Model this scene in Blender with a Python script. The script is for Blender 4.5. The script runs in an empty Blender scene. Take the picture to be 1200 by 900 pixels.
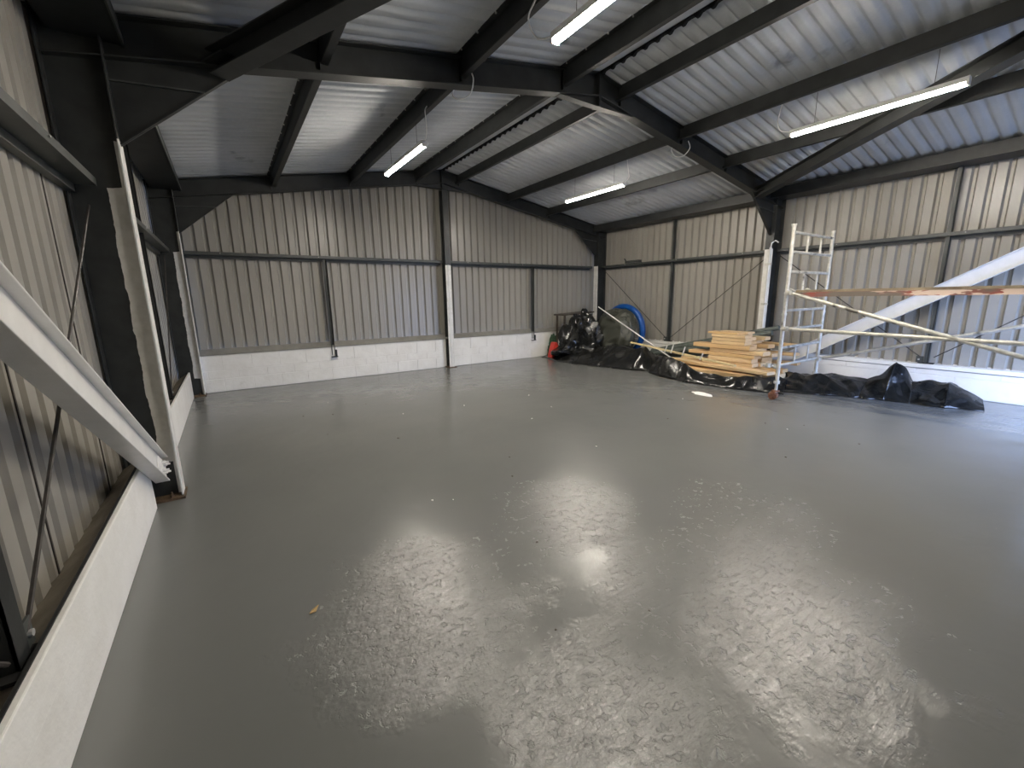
import bpy, bmesh, math, random
from mathutils import Vector, Matrix, noise
random.seed(7)
scene = bpy.context.scene
COL = scene.collection
V = Vector

# ------------------------------------------------------------------ dimensions (metres)
W = 9.53            # clear span between block plinths
YA = -4.72          # middle frame
YC = -9.44          # frame beside the camera end
SH = 0.17           # sheeting stands this far outside the plinth faces
RIDGE = W / 2
SL = 0.17
def roof_z(x, off=0.0):
    return 3.44 + off + SL * (x if x <= RIDGE else W - x)

# ------------------------------------------------------------------ node helpers
class NT:
    def __init__(s, name):
        s.m = bpy.data.materials.new(name); s.m.use_nodes = True
        s.t = s.m.node_tree; s.n = s.t.nodes; s.l = s.t.links
        s.b = s.n['Principled BSDF']
    def add(s, typ, **kw):
        nd = s.n.new(typ)
        for k, v in kw.items():
            if k in nd.inputs: nd.inputs[k].default_value = v
            else: setattr(nd, k, v)
        return nd
    def link(s, a, b): s.l.new(a, b)
    def math(s, op, a, b=None, clamp=False):
        nd = s.n.new('ShaderNodeMath'); nd.operation = op; nd.use_clamp = clamp
        for i, v in enumerate((a, b)):
            if v is None: continue
            if isinstance(v, (int, float)): nd.inputs[i].default_value = v
            else: s.link(v, nd.inputs[i])
        return nd.outputs[0]
    def coord(s, scale=(1, 1, 1), rot=(0, 0, 0)):
        tc = s.n.new('ShaderNodeTexCoord'); mp = s.n.new('ShaderNodeMapping')
        mp.inputs['Scale'].default_value = scale; mp.inputs['Rotation'].default_value = rot
        s.link(tc.outputs['Object'], mp.inputs['Vector'])
        return mp.outputs[0]
    def noise(s, scale, detail=4, rough=.55, vec=None, dist=0):
        nd = s.add('ShaderNodeTexNoise'); nd.inputs['Scale'].default_value = scale
        nd.inputs['Detail'].default_value = detail; nd.inputs['Roughness'].default_value = rough
        nd.inputs['Distortion'].default_value = dist
        s.link(vec if vec is not None else s.coord(), nd.inputs['Vector'])
        return nd.outputs['Fac']
    def ramp(s, fac, stops):
        r = s.n.new('ShaderNodeValToRGB'); e = r.color_ramp.elements
        e[0].position, e[1].position = stops[0][0], stops[-1][0]
        def c4(c): return (c, c, c, 1) if isinstance(c, (int, float)) else tuple(c) + (1,)
        e[0].color, e[1].color = c4(stops[0][1]), c4(stops[-1][1])
        for p, c in stops[1:-1]:
            k = e.new(p); k.color = c4(c)
        s.link(fac, r.inputs[0]); return r.outputs[0]
    def mix(s, fac, a, b):
        m = s.n.new('ShaderNodeMix'); m.data_type = 'RGBA'
        for sock, v in ((m.inputs[0], fac), (m.inputs[6], a), (m.inputs[7], b)):
            if isinstance(v, (int, float)): sock.default_value = v
            elif isinstance(v, (tuple, list)): sock.default_value = tuple(v) + (1,) if len(v) == 3 else v
            else: s.link(v, sock)
        return m.outputs[2]
    def bump(s, h, strength=.3, dist=.01, prev=None):
        b = s.n.new('ShaderNodeBump'); b.inputs['Strength'].default_value = strength
        b.inputs['Distance'].default_value = dist
        s.link(h, b.inputs['Height'])
        if prev is not None: s.link(prev, b.inputs['Normal'])
        return b.outputs[0]
    def out(s, color=None, rough=None, metal=None, normal=None, spec=None):
        for k, v in (('Base Color', color), ('Roughness', rough), ('Metallic', metal), ('Normal', normal), ('Specular IOR Level', spec)):
            if v is None: continue
            if isinstance(v, (int, float)): s.b.inputs[k].default_value = v
            elif isinstance(v, (tuple, list)): s.b.inputs[k].default_value = tuple(v) + (1,)
            else: s.link(v, s.b.inputs[k])
        return s.m

def simple(name, c1, c2, rough, scale=8, metal=0, bump=.0, bscale=40, spec=.5, stretch=(1, 1, 1)):
    t = NT(name); f = t.noise(scale, vec=t.coord(stretch))
    col = t.ramp(f, [(.35, c1), (.65, c2)])
    nrm = t.bump(t.noise(bscale, vec=t.coord(stretch)), bump, .01) if bump else None
    return t.out(col, rough, metal, nrm, spec)

M = {}
M['steel'] = simple('dark_steel_paint', (.012, .0135, .0135), (.023, .025, .025), .5, 5, bump=.08)
M['galv'] = simple('rail_steel_paint', (.045, .05, .048), (.07, .075, .07), .42, 5, bump=.06)
M['wire'] = simple('rod_steel', (.03, .028, .025), (.06, .05, .045), .5, 20)
M['bolt'] = simple('zinc_bolt', (.45, .45, .43), (.6, .6, .58), .4, 20, metal=.4)
M['rust'] = simple('rusty_plate', (.05, .035, .02), (.16, .10, .055), .8, 25, bump=.4)
M['white'] = simple('white_gloss_paint', (.74, .735, .71), (.82, .81, .79), .3, 6, bump=.12, bscale=30)
M['pvc'] = simple('white_pvc', (.72, .72, .70), (.8, .8, .78), .4, 6)
M['ledge'] = simple('sill_dusty_brown', (.17, .145, .11), (.26, .225, .175), .7, 6, bump=.15)
M['flash'] = simple('grey_flashing', (.22, .21, .185), (.28, .27, .24), .5, 5)
M['ridge'] = simple('ridge_cap_sheet', (.45, .47, .47), (.58, .6, .6), .55, 3)
M['black'] = simple('black_gap_and_trim', (.006, .006, .006), (.012, .012, .012), .9, 30)
def alloy_mat():
    t = NT('dull_aluminium_tube')
    col = t.ramp(t.noise(14), [(.35, (.46, .45, .40)), (.65, (.64, .62, .56))])
    col = t.mix(t.ramp(t.noise(3.1, 3, .6), [(.60, 0.), (.66, .85)]), col, (.07, .065, .055))
    return t.out(col, .45, .25, t.bump(t.noise(40), .1, .01))
M['alloy'] = alloy_mat()
M['castor'] = simple('castor_wheel_brown', (.10, .04, .025), (.28, .12, .07), .7, 30)
M['blue'] = simple('blue_hose', (.004, .055, .24), (.008, .09, .36), .35, 8)
M['red'] = simple('red_plastic', (.5, .03, .02), (.7, .06, .04), .45, 8)
M['green'] = simple('dark_green_cloth', (.02, .05, .03), (.05, .10, .05), .8, 20)
M['plaster'] = simple('white_plaster', (.8, .78, .73), (.9, .88, .84), .8, 30, bump=.4)
M['leaf'] = simple('dry_leaf', (.35, .22, .08), (.6, .42, .18), .7, 40)
M['crumb'] = simple('debris', (.03, .025, .02), (.12, .1, .08), .9, 60)
M['chip'] = simple('plaster_chip', (.6, .58, .54), (.75, .73, .7), .9, 60)
M['brownboard'] = simple('dark_brown_board', (.045, .035, .025), (.10, .08, .06), .6, 10)
M['gutter'] = simple('grey_green_plastic', (.07, .085, .075), (.13, .15, .135), .4, 10)
M['yard'] = simple('yard_concrete', (.3, .3, .29), (.4, .4, .39), .9, 3)

def wood(name, c1, c2):
    t = NT(name)
    v = t.coord((14, 1.2, 14)); f = t.noise(2.2, 6, .6, v, 1.2)
    k = t.noise(3, 2, .5, t.coord((3, 1, 3)))
    col = t.ramp(f, [(.3, c1), (.7, c2)])
    col = t.mix(t.ramp(k, [(.62, 0.), (.72, .6)]), col, tuple(x * .45 for x in c1))
    return t.out(col, .6, 0, t.bump(f, .2, .004))
M['pine'] = wood('fresh_pine', (.68, .47, .24), (.84, .66, .41))
M['pine2'] = wood('amber_pine', (.60, .38, .17), (.76, .54, .29))
M['palebat'] = wood('pale_batten', (.62, .50, .27), (.78, .67, .40))

def sheet_mat(name, c1, c2, rough, spec=.5, grime=.05):
    t = NT(name)
    big = t.noise(1.3, 5, .6, t.coord((1, 1, .35)))
    col = t.ramp(big, [(.3, c1), (.7, c2)])
    st = t.noise(3.2, 4, .6, t.coord((1, 1, .5)))
    col = t.mix(t.math('MULTIPLY', t.ramp(st, [(.58, 0.), (.8, 1.)]), grime), col, (.06, .055, .045))
    n = t.bump(t.noise(5, 2, .4, t.coord((1, 1, .25))), .05, .02)
    r = t.ramp(t.noise(5, 3), [(.3, rough), (.7, rough + .06)])
    return t.out(col, r, 0, n, spec)
M['wallsheet'] = sheet_mat('wall_cladding_beige_grey', (.31, .295, .262), (.36, .343, .305), .28)
def roof_mat():
    t = NT('roof_cladding_grey')
    big = t.noise(.9, 5, .6)
    col = t.ramp(big, [(.3, (.37, .395, .42)), (.7, (.48, .505, .53))])
    sm = t.noise(1.7, 4, .65, t.coord((1, .7, 1)))
    col = t.mix(t.ramp(sm, [(.62, 0.), (.75, .75)]), col, (.10, .105, .105))
    f = t.noise(30, 3)
    col = t.mix(t.ramp(f, [(.5, 0.), (.75, .18)]), col, (.62, .62, .6))
    return t.out(col, .48, 0, t.bump(f, .06, .01))
M['roof'] = roof_mat()

def block_mat():
    t = NT('white_painted_block')
    f = t.noise(3.5, 5, .6); g = t.noise(22, 4, .65)
    col = t.ramp(f, [(.3, (.80, .785, .745)), (.6, (.87, .86, .83))])
    col = t.mix(t.ramp(t.noise(2.3, 5, .7), [(.66, 0.), (.74, .3)]), col, (.50, .48, .40))
    n = t.bump(g, .2, .006); n = t.bump(f, .5, .03, n)
    return t.out(col, .5, 0, n)
M['block'] = block_mat()

FLO = (0.35, -7.75)     # object coordinates equal world coordinates for the slab
def floor_mat():
    t = NT('grey_floor_paint')
    co = t.coord(); rot = t.coord((1, 5, 1), (0, 0, math.radians(32)))
    big = t.noise(.33, 4, .55, co); med = t.noise(1.6, 6, .62, co, .6); fine = t.noise(16, 5, .65, co)
    br = t.noise(7, 5, .7, rot, .5)
    col = t.ramp(big, [(.32, (.136, .139, .134)), (.68, (.166, .168, .161))])
    # four foot-worn areas of the slab where the paint is pitted and scraped
    sep = t.n.new('ShaderNodeTexCoord').outputs['Object']; areas = None
    for (ax, ay, ar) in ((1.0, .68, .72), (2.2, .98, .66), (1.3, -.30, .55), (2.4, -.25, .85), (3.2, .2, .6)):
        d = t.n.new('ShaderNodeVectorMath'); d.operation = 'DISTANCE'
        t.link(sep, d.inputs[0]); d.inputs[1].default_value = (ax + FLO[0], ay + FLO[1], 0)
        k = t.math('SUBTRACT', 1.0, t.math('DIVIDE', d.outputs['Value'], ar))
        areas = k if areas is None else t.math('MAXIMUM', areas, k)
    areas = t.math('ADD', areas, t.math('MULTIPLY', t.math('SUBTRACT', t.noise(3.2, 4, .6, co), .5), 1.1))
    areas = t.ramp(areas, [(.05, 0.), (.35, 1.)])
    ar_ = areas
    worn = t.math('MULTIPLY', t.ramp(med, [(.40, .3), (.60, 1.)]), areas)
    col = t.mix(t.math('MULTIPLY', worn, .16), col, (.22, .215, .20))
    pit = t.ramp(t.noise(20, 4, .65, co, .4), [(.57, 0.), (.64, 1.)])
    col = t.mix(t.math('MULTIPLY', t.math('MULTIPLY', pit, areas), .18), col, (.07, .07, .066))
    blot = t.ramp(t.noise(3.6, 4, .6, co, .8), [(.66, 0.), (.74, 1.)])
    col = t.mix(t.math('MULTIPLY', t.math('MULTIPLY', blot, areas), .15), col, (.075, .077, .072))
    vor = t.add('ShaderNodeTexVoronoi'); vor.inputs['Scale'].default_value = 5.5
    t.link(co, vor.inputs['Vector'])
    spots = t.ramp(vor.outputs['Distance'], [(.035, 1.), (.075, 0.)])
    gate = t.ramp(t.noise(2.1, 3, .5, co), [(.56, 0.), (.62, 1.)])
    spots = t.math('MULTIPLY', spots, gate)
    col = t.mix(t.math('MULTIPLY', spots, .13), col, (.05, .05, .047))
    flecks = t.add('ShaderNodeTexVoronoi'); flecks.inputs['Scale'].default_value = 14
    t.link(co, flecks.inputs['Vector'])
    fk = t.math('MULTIPLY', t.ramp(flecks.outputs['Distance'], [(.02, 1.), (.05, 0.)]), t.ramp(t.noise(1.3, 2), [(.55, 0.), (.62, 1.)]))
    col = t.mix(t.math('MULTIPLY', fk, .5), col, (.42, .4, .37))
    base_r = t.ramp(med, [(.35, .21), (.65, .25)])
    rough = t.math('ADD', base_r, t.math('MULTIPLY', t.ramp(br, [(.35, 0.), (.65, 1.)]), t.math('ADD', t.math('MULTIPLY', areas, .05), .012)))
    rough = t.math('ADD', rough, t.math('MULTIPLY', t.math('MULTIPLY', pit, areas), .16))
    rough = t.math('SUBTRACT', rough, t.math('MULTIPLY', areas, .05))
    patch = t.ramp(t.noise(.55, 3, .6, co, .4), [(.42, .25), (.58, 1.)])
    n = t.bump(t.math('MULTIPLY', t.ramp(br, [(.3, 0.), (.75, 1.)]), t.math('ADD', areas, .12)), .22, .007)
    n = t.bump(t.math("MULTIPLY", t.math("MULTIPLY", worn, t.noise(24, 5, .7, co)), patch), .55, .012, n)
    n = t.bump(t.math('MULTIPLY', pit, areas), .5, -.006, n)
    n = t.bump(t.noise(2.4, 3, .5, co, .3), .25, .03, n)
    return t.out(col, rough, 0, n, .85)
M['floor'] = floor_mat()

def tarp_mat(name, c, r0, r1, dust=.15, dcol=(.18, .17, .15)):
    t = NT(name)
    d = t.ramp(t.noise(2.3, 5, .65), [(.5, 0.), (.75, 1.)])
    col = t.mix(t.math('MULTIPLY', d, dust), c, dcol)
    rg = t.ramp(t.noise(3.1, 4), [(.35, r0), (.7, r1)])
    n = t.bump(t.noise(7, 4, .5, None, 1.0), .35, .02)
    return t.out(col, rg, 0, n, .6)
M['tarp'] = tarp_mat('black_polythene', (.009, .0095, .0095), .13, .34)
M['tarpg'] = tarp_mat('grey_green_polythene', (.055, .058, .045), .3, .55, .5, (.14, .135, .11))

def painted_steel(name, axis, sign, thr, ztop, zbot, flange_thr, flange_top):
    """dark steel whose inner side has been brushed white up to a ragged height"""
    t = NT(name)
    tc = t.n.new('ShaderNodeTexCoord'); sx = t.n.new('ShaderNodeSeparateXYZ')
    t.link(tc.outputs['Object'], sx.inputs[0])
    a = t.math('MULTIPLY', sx.outputs[axis], sign); z = sx.outputs[2]
    wob = t.math('MULTIPLY', t.math('SUBTRACT', t.noise(2.5, 4, .6), .5), .09)
    aw = t.math('ADD', a, wob); zw = t.math('ADD', z, wob)
    web = t.math('MULTIPLY', t.math('GREATER_THAN', aw, thr), t.math('MULTIPLY', t.math('LESS_THAN', zw, ztop), t.math('GREATER_THAN', zw, zbot)))
    fl = t.math('MULTIPLY', t.math('GREATER_THAN', a, flange_thr), t.math('LESS_THAN', zw, flange_top))
    mk = t.math('MAXIMUM', web, fl)
    f = t.noise(5)
    dark = t.ramp(f, [(.35, (.017, .019, .019)), (.65, (.032, .035, .034))])
    wht = t.ramp(t.noise(11, 5, .6), [(.3, (.66, .65, .61)), (.6, (.79, .78, .75))])
    return t.out(t.mix(mk, dark, wht), .42, 0, t.bump(t.noise(35), .1, .01))
M['col_left'] = painted_steel('left_column_paint', 0, 1, .038, 2.36, .30, .12, 2.66)
M['col_right'] = painted_steel('right_column_paint', 0, -1, .085, 2.40, .02, .12, 2.40)
M['post_gable'] = painted_steel('gable_post_paint', 1, -1, .06, 2.30, -1, .05, 2.30)

def emit(name, col, s):
    t = NT(name)
    t.b.inputs['Base Color'].default_value = (.9, .9, .88, 1)
    t.b.inputs['Emission Color'].default_value = col + (1,)
    t.b.inputs['Emission Strength'].default_value = s
    return t.m
M['tube'] = emit('lit_led_diffuser', (1.0, .92, .80), 225.0)

# ------------------------------------------------------------------ mesh builder
class MB:
    def __init__(s): s.v = []; s.f = []; s.mi = []; s.cur = 0
    def quad(s, pts):
        i = len(s.v); s.v += [V(p) for p in pts]; s.f.append(tuple(range(i, i + len(pts)))); s.mi.append(s.cur)
    def box(s, a, b):
        x0, y0, z0 = a; x1, y1, z1 = b
        if x0 > x1: x0, x1 = x1, x0
        if y0 > y1: y0, y1 = y1, y0
        if z0 > z1: z0, z1 = z1, z0
        i = len(s.v)
        s.v += [V(p) for p in ((x0,y0,z0),(x1,y0,z0),(x1,y1,z0),(x0,y1,z0),(x0,y0,z1),(x1,y0,z1),(x1,y1,z1),(x0,y1,z1))]
        for f in ((0,3,2,1),(4,5,6,7),(0,1,5,4),(1,2,6,5),(2,3,7,6),(3,0,4,7)):
            s.f.append(tuple(i + k for k in f)); s.mi.append(s.cur)
        return s
    def obox(s, a, b, w, h, up=(0, 0, 1), cut=False):
        """box along a->b, width w (sideways), height h (along up)"""
        a, b, up = V(a), V(b), V(up); d = (b - a).normalized()
        sd = d.cross(up).normalized(); u = sd.cross(d).normalized()
        i = len(s.v)
        for p in (a, b):
            for (m, n) in ((-1,-1),(1,-1),(1,1),(-1,1)):
                s.v.append(p + sd * (m * w / 2) + u * (n * h / 2))
        for f in ((0,1,2,3),(7,6,5,4),(0,4,5,1),(1,5,6,2),(2,6,7,3),(3,7,4,0)):
            s.f.append(tuple(i + k for k in f)); s.mi.append(s.cur)
        return s
    def ibeam(s, a, b, h, w, tw=.008, tf=.012, up=(0, 0, 1)):
        a, b, up = V(a), V(b), V(up); d = (b - a).normalized()
        sd = d.cross(up).normalized(); u = sd.cross(d).normalized()
        s.obox(a, b, tw, h - 2 * tf, up)
        for k in (-1, 1):
            o = u * (k * (h - tf) / 2); s.obox(a + o, b + o, w, tf, up)
        return s
    def prism(s, poly, ax, t0, t1):
        """poly: 2D points in the plane perpendicular to axis ax"""
        def P(p, t):
            q = list(p); q.insert(ax, t); return V(q)
        n = len(poly); i = len(s.v)
        s.v += [P(p, t0) for p in poly] + [P(p, t1) for p in poly]
        s.f.append(tuple(range(i, i + n))); s.mi.append(s.cur)
        s.f.append(tuple(range(i + 2 * n - 1, i + n - 1, -1))); s.mi.append(s.cur)
        for k in range(n):
            j = (k + 1) % n
            s.f.append((i + k, i + n + k, i + n + j, i + j)); s.mi.append(s.cur)
        return s
    def tube(s, pts, r, seg=10, caps=True):
        pts = [V(p) for p in pts]; n = len(pts); rings = []
        d0 = (pts[1] - pts[0]).normalized()
        ref = V((0, 0, 1)) if abs(d0.z) < .9 else V((1, 0, 0))
        for k, p in enumerate(pts):
            d = (pts[min(k + 1, n - 1)] - pts[max(k - 1, 0)]).normalized()
            sd = d.cross(ref)
            if sd.length < 1e-4: sd = d.cross(V((0, 1, 0)))
            sd.normalize(); u = sd.cross(d).normalized(); ref = u
            rr = r[k] if isinstance(r, (list, tuple)) else r
            i = len(s.v); rings.append(i)
            for q in range(seg):
                a = 2 * math.pi * q / seg
                s.v.append(p + sd * (math.cos(a) * rr) + u * (math.sin(a) * rr))
        for k in range(n - 1):
            for q in range(seg):
                q2 = (q + 1) % seg
                s.f.append((rings[k] + q, rings[k] + q2, rings[k + 1] + q2, rings[k + 1] + q)); s.mi.append(s.cur)
        if caps:
            s.f.append(tuple(rings[0] + q for q in range(seg))[::-1]); s.mi.append(s.cur)
            s.f.append(tuple(rings[-1] + q for q in range(seg))); s.mi.append(s.cur)
        return s
    def build(s, name, mats, parent=None, origin=(0, 0, 0), smooth=False, bevel=0):
        if not isinstance(mats, (list, tuple)): mats = [mats]
        o = V(origin) if parent is None else V(parent.location)
        me = bpy.data.meshes.new(name)
        me.from_pydata([p - o for p in s.v], [], s.f)
        for m in mats: me.materials.append(M[m] if isinstance(m, str) else m)
        for p, k in zip(me.polygons, s.mi): p.material_index = k
        bm = bmesh.new(); bm.from_mesh(me); bmesh.ops.recalc_face_normals(bm, faces=bm.faces); bm.to_mesh(me); bm.free()
        if smooth:
            me.polygons.foreach_set('use_smooth', [True] * len(me.polygons))
            me.set_sharp_from_angle(angle=math.radians(38))
        me.update()
        ob = bpy.data.objects.new(name, me); COL.objects.link(ob)
        if parent is None: ob.location = o
        else: ob.parent = parent
        if bevel:
            bv = ob.modifiers.new('soft_edge', 'BEVEL'); bv.width = bevel; bv.segments = 2; bv.limit_method = 'ANGLE'
        return ob

def tag(o, label, cat, group=None):
    o['label'] = label; o['category'] = cat
    if group: o['group'] = group
    return o
def thing(name, loc, label, cat, group=None):
    e = bpy.data.objects.new(name, None); COL.objects.link(e); e.location = loc; e.empty_display_size = .1
    return tag(e, label, cat, group)
def struct(o): o['kind'] = 'structure'; return o
def copy_tree(src, loc, label, name=None):
    r = src.copy(); COL.objects.link(r); r.location = loc; r['label'] = label
    for ch in list(src.children):
        c = ch.copy(); COL.objects.link(c); c.parent = r
        for g in list(ch.children):
            d = g.copy(); COL.objects.link(d); d.parent = c
    return r

# ------------------------------------------------------------------ THE SETTING
# floor slab
fl = MB(); fl.box((-.22, -9.66, -.15), (W + .22, .22, 0)); struct(fl.build('floor', 'floor'))

# corrugated cladding: wide pans towards the room, narrow grooves away from it
def cladding(mb, s0, s1, place, zb, zt, pitch=.176, depth=.042, thick=.006, steps=None, extra=()):
    """place(s, d, z) -> point; d positive = outwards"""
    prof = []
    k = math.floor(s0 / pitch)
    while k * pitch < s1 + pitch:
        b = k * pitch
        for q, d in ((0, 0), (.098, 0), (.118, 1), (.152, 1), (.172, 0)):
            prof.append((b + q, d * depth))
        k += 1
    pr = []
    for (s, d) in prof:
        if s < s0 - 1e-6 or s > s1 + 1e-6: continue
        if pr and abs(pr[-1][0] - s) < 1e-6: continue
        pr.append((s, d))
    if pr[0][0] > s0 + 1e-4: pr.insert(0, (s0, pr[0][1]))
    if pr[-1][0] < s1 - 1e-4: pr.append((s1, pr[-1][1]))
    i = len(mb.v); n = len(pr)
    for (s, d) in pr:
        b = zb(s) if callable(zb) else zb; t = zt(s) if callable(zt) else zt
        mb.v += [V(place(s, d, b)), V(place(s, d, t)), V(place(s, d + thick, b)), V(place(s, d + thick, t))]
    for k in range(n - 1):
        a, c = i + 4 * k, i + 4 * (k + 1)
        for f in ((a, c, c + 1, a + 1), (a + 2, a + 3, c + 3, c + 2), (a, a + 2, c + 2, c), (a + 1, c + 1, c + 3, a + 3)):
            mb.f.append(f); mb.mi.append(mb.cur)
    for a, fl_ in ((i, 0), (i + 4 * (n - 1), 1)):
        mb.f.append((a, a + 1, a + 3, a + 2)); mb.mi.append(mb.cur)

def blocks(mb, s0, s1, courses, place, skip=(), blk=.45, ragged=.007):
    """rows of individually laid blocks with raked joints; place(s, d, z): d positive = away from room"""
    for ci, (z0, z1) in enumerate(courses):
        s = s0 - (blk / 2 if ci % 2 else 0)
        while s < s1:
            a, b = max(s, s0), min(s + blk, s1)
            if b - a > .03:
                j = random.uniform(0, ragged)
                p = [place(a + .002, j, z0 + .006), place(b - .002, .21, z1 - .006)]
                mb.box(p[0], p[1])
            s += blk
    mb.box(place(s0, .012, .0), place(s1, .2, courses[-1][1] - .004))

# back wall ---------------------------------------------------------
b = MB(); cladding(b, -SH, W + SH, lambda s, d, z: (s, SH + d, z), .70, 2.44)
cladding(b, -SH, W + SH, lambda s, d, z: (s, SH + .008 + d, z), 2.36, lambda s: roof_z(min(max(s, 0), W), .0) )
wb = struct(b.build('wall_back', 'wallsheet'))
b = MB(); blocks(b, 0, RIDGE - .09, [(0, .235), (.235, .385), (.385, .655)], lambda s, d, z: (s, d, z))
blocks(b, RIDGE + .19, W, [(0, .235), (.235, .385), (.385, .655)], lambda s, d, z: (s, d, z))
blocks(b, RIDGE - .09, RIDGE + .19, [(0, .235), (.235, .385), (.385, .655)], lambda s, d, z: (s, d + .05, z))
b.build('block_plinth', 'block', wb, bevel=.004)
b = MB(); b.prism([(-.012, .655), (-.012, .67), (.13, .755), (.16, .755), (.16, .655)], 0, 0, W); b.build('sill_flashing', 'flash', wb)

# left wall ---------------------------------------------------------
b = MB(); cladding(b, YC - .2, SH, lambda s, d, z: (-SH - d, s, z), .29, 2.44)
cladding(b, YC - .2, SH, lambda s, d, z: (-SH - .008 - d, s, z), 2.36, 3.45)
for y in (-5.24, -6.31, -7.4):
    b.cur = 1; b.box((-SH + .000, y - .006, .30), (-SH + .005, y + .006, 2.44))
wl = struct(b.build('wall_left', ['wallsheet', 'wire']))
b = MB()
for (y0, y1) in ((YC + .15, YA - .33), (YA + .15, -.26)):
    b.box((-.2, y0, 0), (0, y1, .28)); b.box((-.03, y0, .27), (0, y1, .43))
b.box((-.218, YC - .2, 0), (-.203, .2, .36))
# ragged end next to the column foot
b.prism([(YA - .331, 0), (YA - .331, .43), (YA - .25, .40), (YA - .21, .15), (YA - .20, 0)], 0, -.03, 0)
pl = b.build('block_plinth', 'block', wl, bevel=.006)
b = MB()
for (y0, y1) in ((YC + .12, YA - .10), (YA + .10, -.22)):
    b.prism([(-.036, .418), (-.19, .305), (-.19, .285), (-.036, .400)], 1, y0, y1)
b.build('sill_ledge', 'ledge', wl)
b = MB(); 
for (y0, y1) in ((YC + .15, YA - .33), (YA + .15, -.26)): b.box((-.034, y0, .34), (-.022, y1, .437))
b.build('sill_edge', 'black', wl)

# right wall ---------------------------------------------------------
b = MB(); cladding(b, YC - .2, SH, lambda s, d, z: (W + SH + d, s, z), .42, 2.44)
cladding(b, YC - .2, SH, lambda s, d, z: (W + SH + .008 + d, s, z), 2.36, 3.45)
wr = struct(b.build('wall_right', 'wallsheet'))
b = MB()
for (y0, y1) in ((YC + .15, YA - .12), (YA + .12, -.26)):
    blocks(b, y0, y1, [(0, .30), (.30, .385)], lambda s, d, z: (W + d, s, z), blk=.9)
    b.box((W - .015, y0, .392), (W + .17, y1, .452))
b.box((W + .203, YC - .2, 0), (W + .218, .2, .46))
b.build('block_plinth', 'block', wr, bevel=.004)

# front wall behind the camera, with a vehicle doorway --------------
DX0, DX1, DZ = 7.0, 9.2, 2.15
yf = YC - SH
b = MB()
pf = lambda s, d, z: (s, yf - d, z)
cladding(b, -SH, DX0, pf, 0, lambda s: roof_z(min(max(s, 0), W)))
cladding(b, DX0, DX1, pf, DZ, lambda s: roof_z(s))
cladding(b, DX1, W + SH, pf, 0, lambda s: roof_z(min(max(s, 0), W)))
wf = struct(b.build('wall_front', 'wallsheet'))
b = MB(); b.box((DX0 - .1, yf - .05, 0), (DX0, yf + .12, DZ + .1)); b.box((DX1, yf - .05, 0), (DX1 + .1, yf + .12, DZ + .1)); b.box((DX0, yf - .05, DZ), (DX1, yf + .12, DZ + .1))
struct(b.build('door_1', 'steel'))
# concrete yard outside
b = MB(); b.box((-12, -30, -.17), (24, -9.66, -.02)); struct(b.build('floor_yard', 'yard'))

# ceiling: corrugated roof sheets -----------------------------------
def roof_side(mb, x0, x1, off=0.0):
    pitch = .158
    ys = []; y = yf - .1
    while y < SH + .1:
        ys.append(y); y += pitch / 12
    def prof(y):
        c = math.cos(2 * math.pi * ((y - yf + .1) / pitch))
        return -.014 + .036 * max(0, (c + .25) / 1.25) ** 1.3
    i = len(mb.v)
    for y in ys:
        p = prof(y)
        for x in (x0, x1):
            z = roof_z(x, off + .017) + p
            mb.v += [V((x, y, z)), V((x, y, z + .007))]
    for k in range(len(ys) - 1):
        a, c = i + 4 * k, i + 4 * (k + 1)
        for f in ((a, a + 2, c + 2, c), (a + 1, c + 1, c + 3, a + 3), (a, c, c + 1, a + 1), (a + 2, a + 3, c + 3, c + 2)):
            mb.f.append(f); mb.mi.append(mb.cur)
b = MB(); roof_side(b, -.3, RIDGE - .06); roof_side(b, RIDGE + .052, W + .3)
ce = struct(b.build('ceiling', 'roof', smooth=True))
b = MB(); zc = roof_z(RIDGE)
b.prism([(RIDGE - .34, roof_z(RIDGE - .34) - .012), (RIDGE - .03, zc - .018), (RIDGE + .01, zc - .004), (RIDGE + .01, zc + .045), (RIDGE + .32, zc - .0), (RIDGE + .32, zc + .02), (RIDGE + .02, zc + .075), (RIDGE - .34, zc + .02)], 1, yf - .1, SH + .1)
b.build('ridge_cap', 'ridge', ce)
# black scalloped strip put in for the shade of the gap under the cap
b = MB(); pitch = .158; y = yf
while y < SH:
    h0 = zc - .006; q = ((0, .010), (.25, .006), (.42, -.018), (.58, -.018), (.75, .006), (1, .010))
    b.prism([(y + pitch * k, h0 + w) for k, w in q] + [(y + pitch * k, h0 + w - .024) for k, w in reversed(q)], 0, RIDGE + .012, RIDGE + .05)
    b.box((RIDGE + .04, y, zc - .02), (RIDGE + .05, y + pitch, zc + .045))
    y += pitch
b.build('ridge_gap_shade', 'black', ce)

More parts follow.
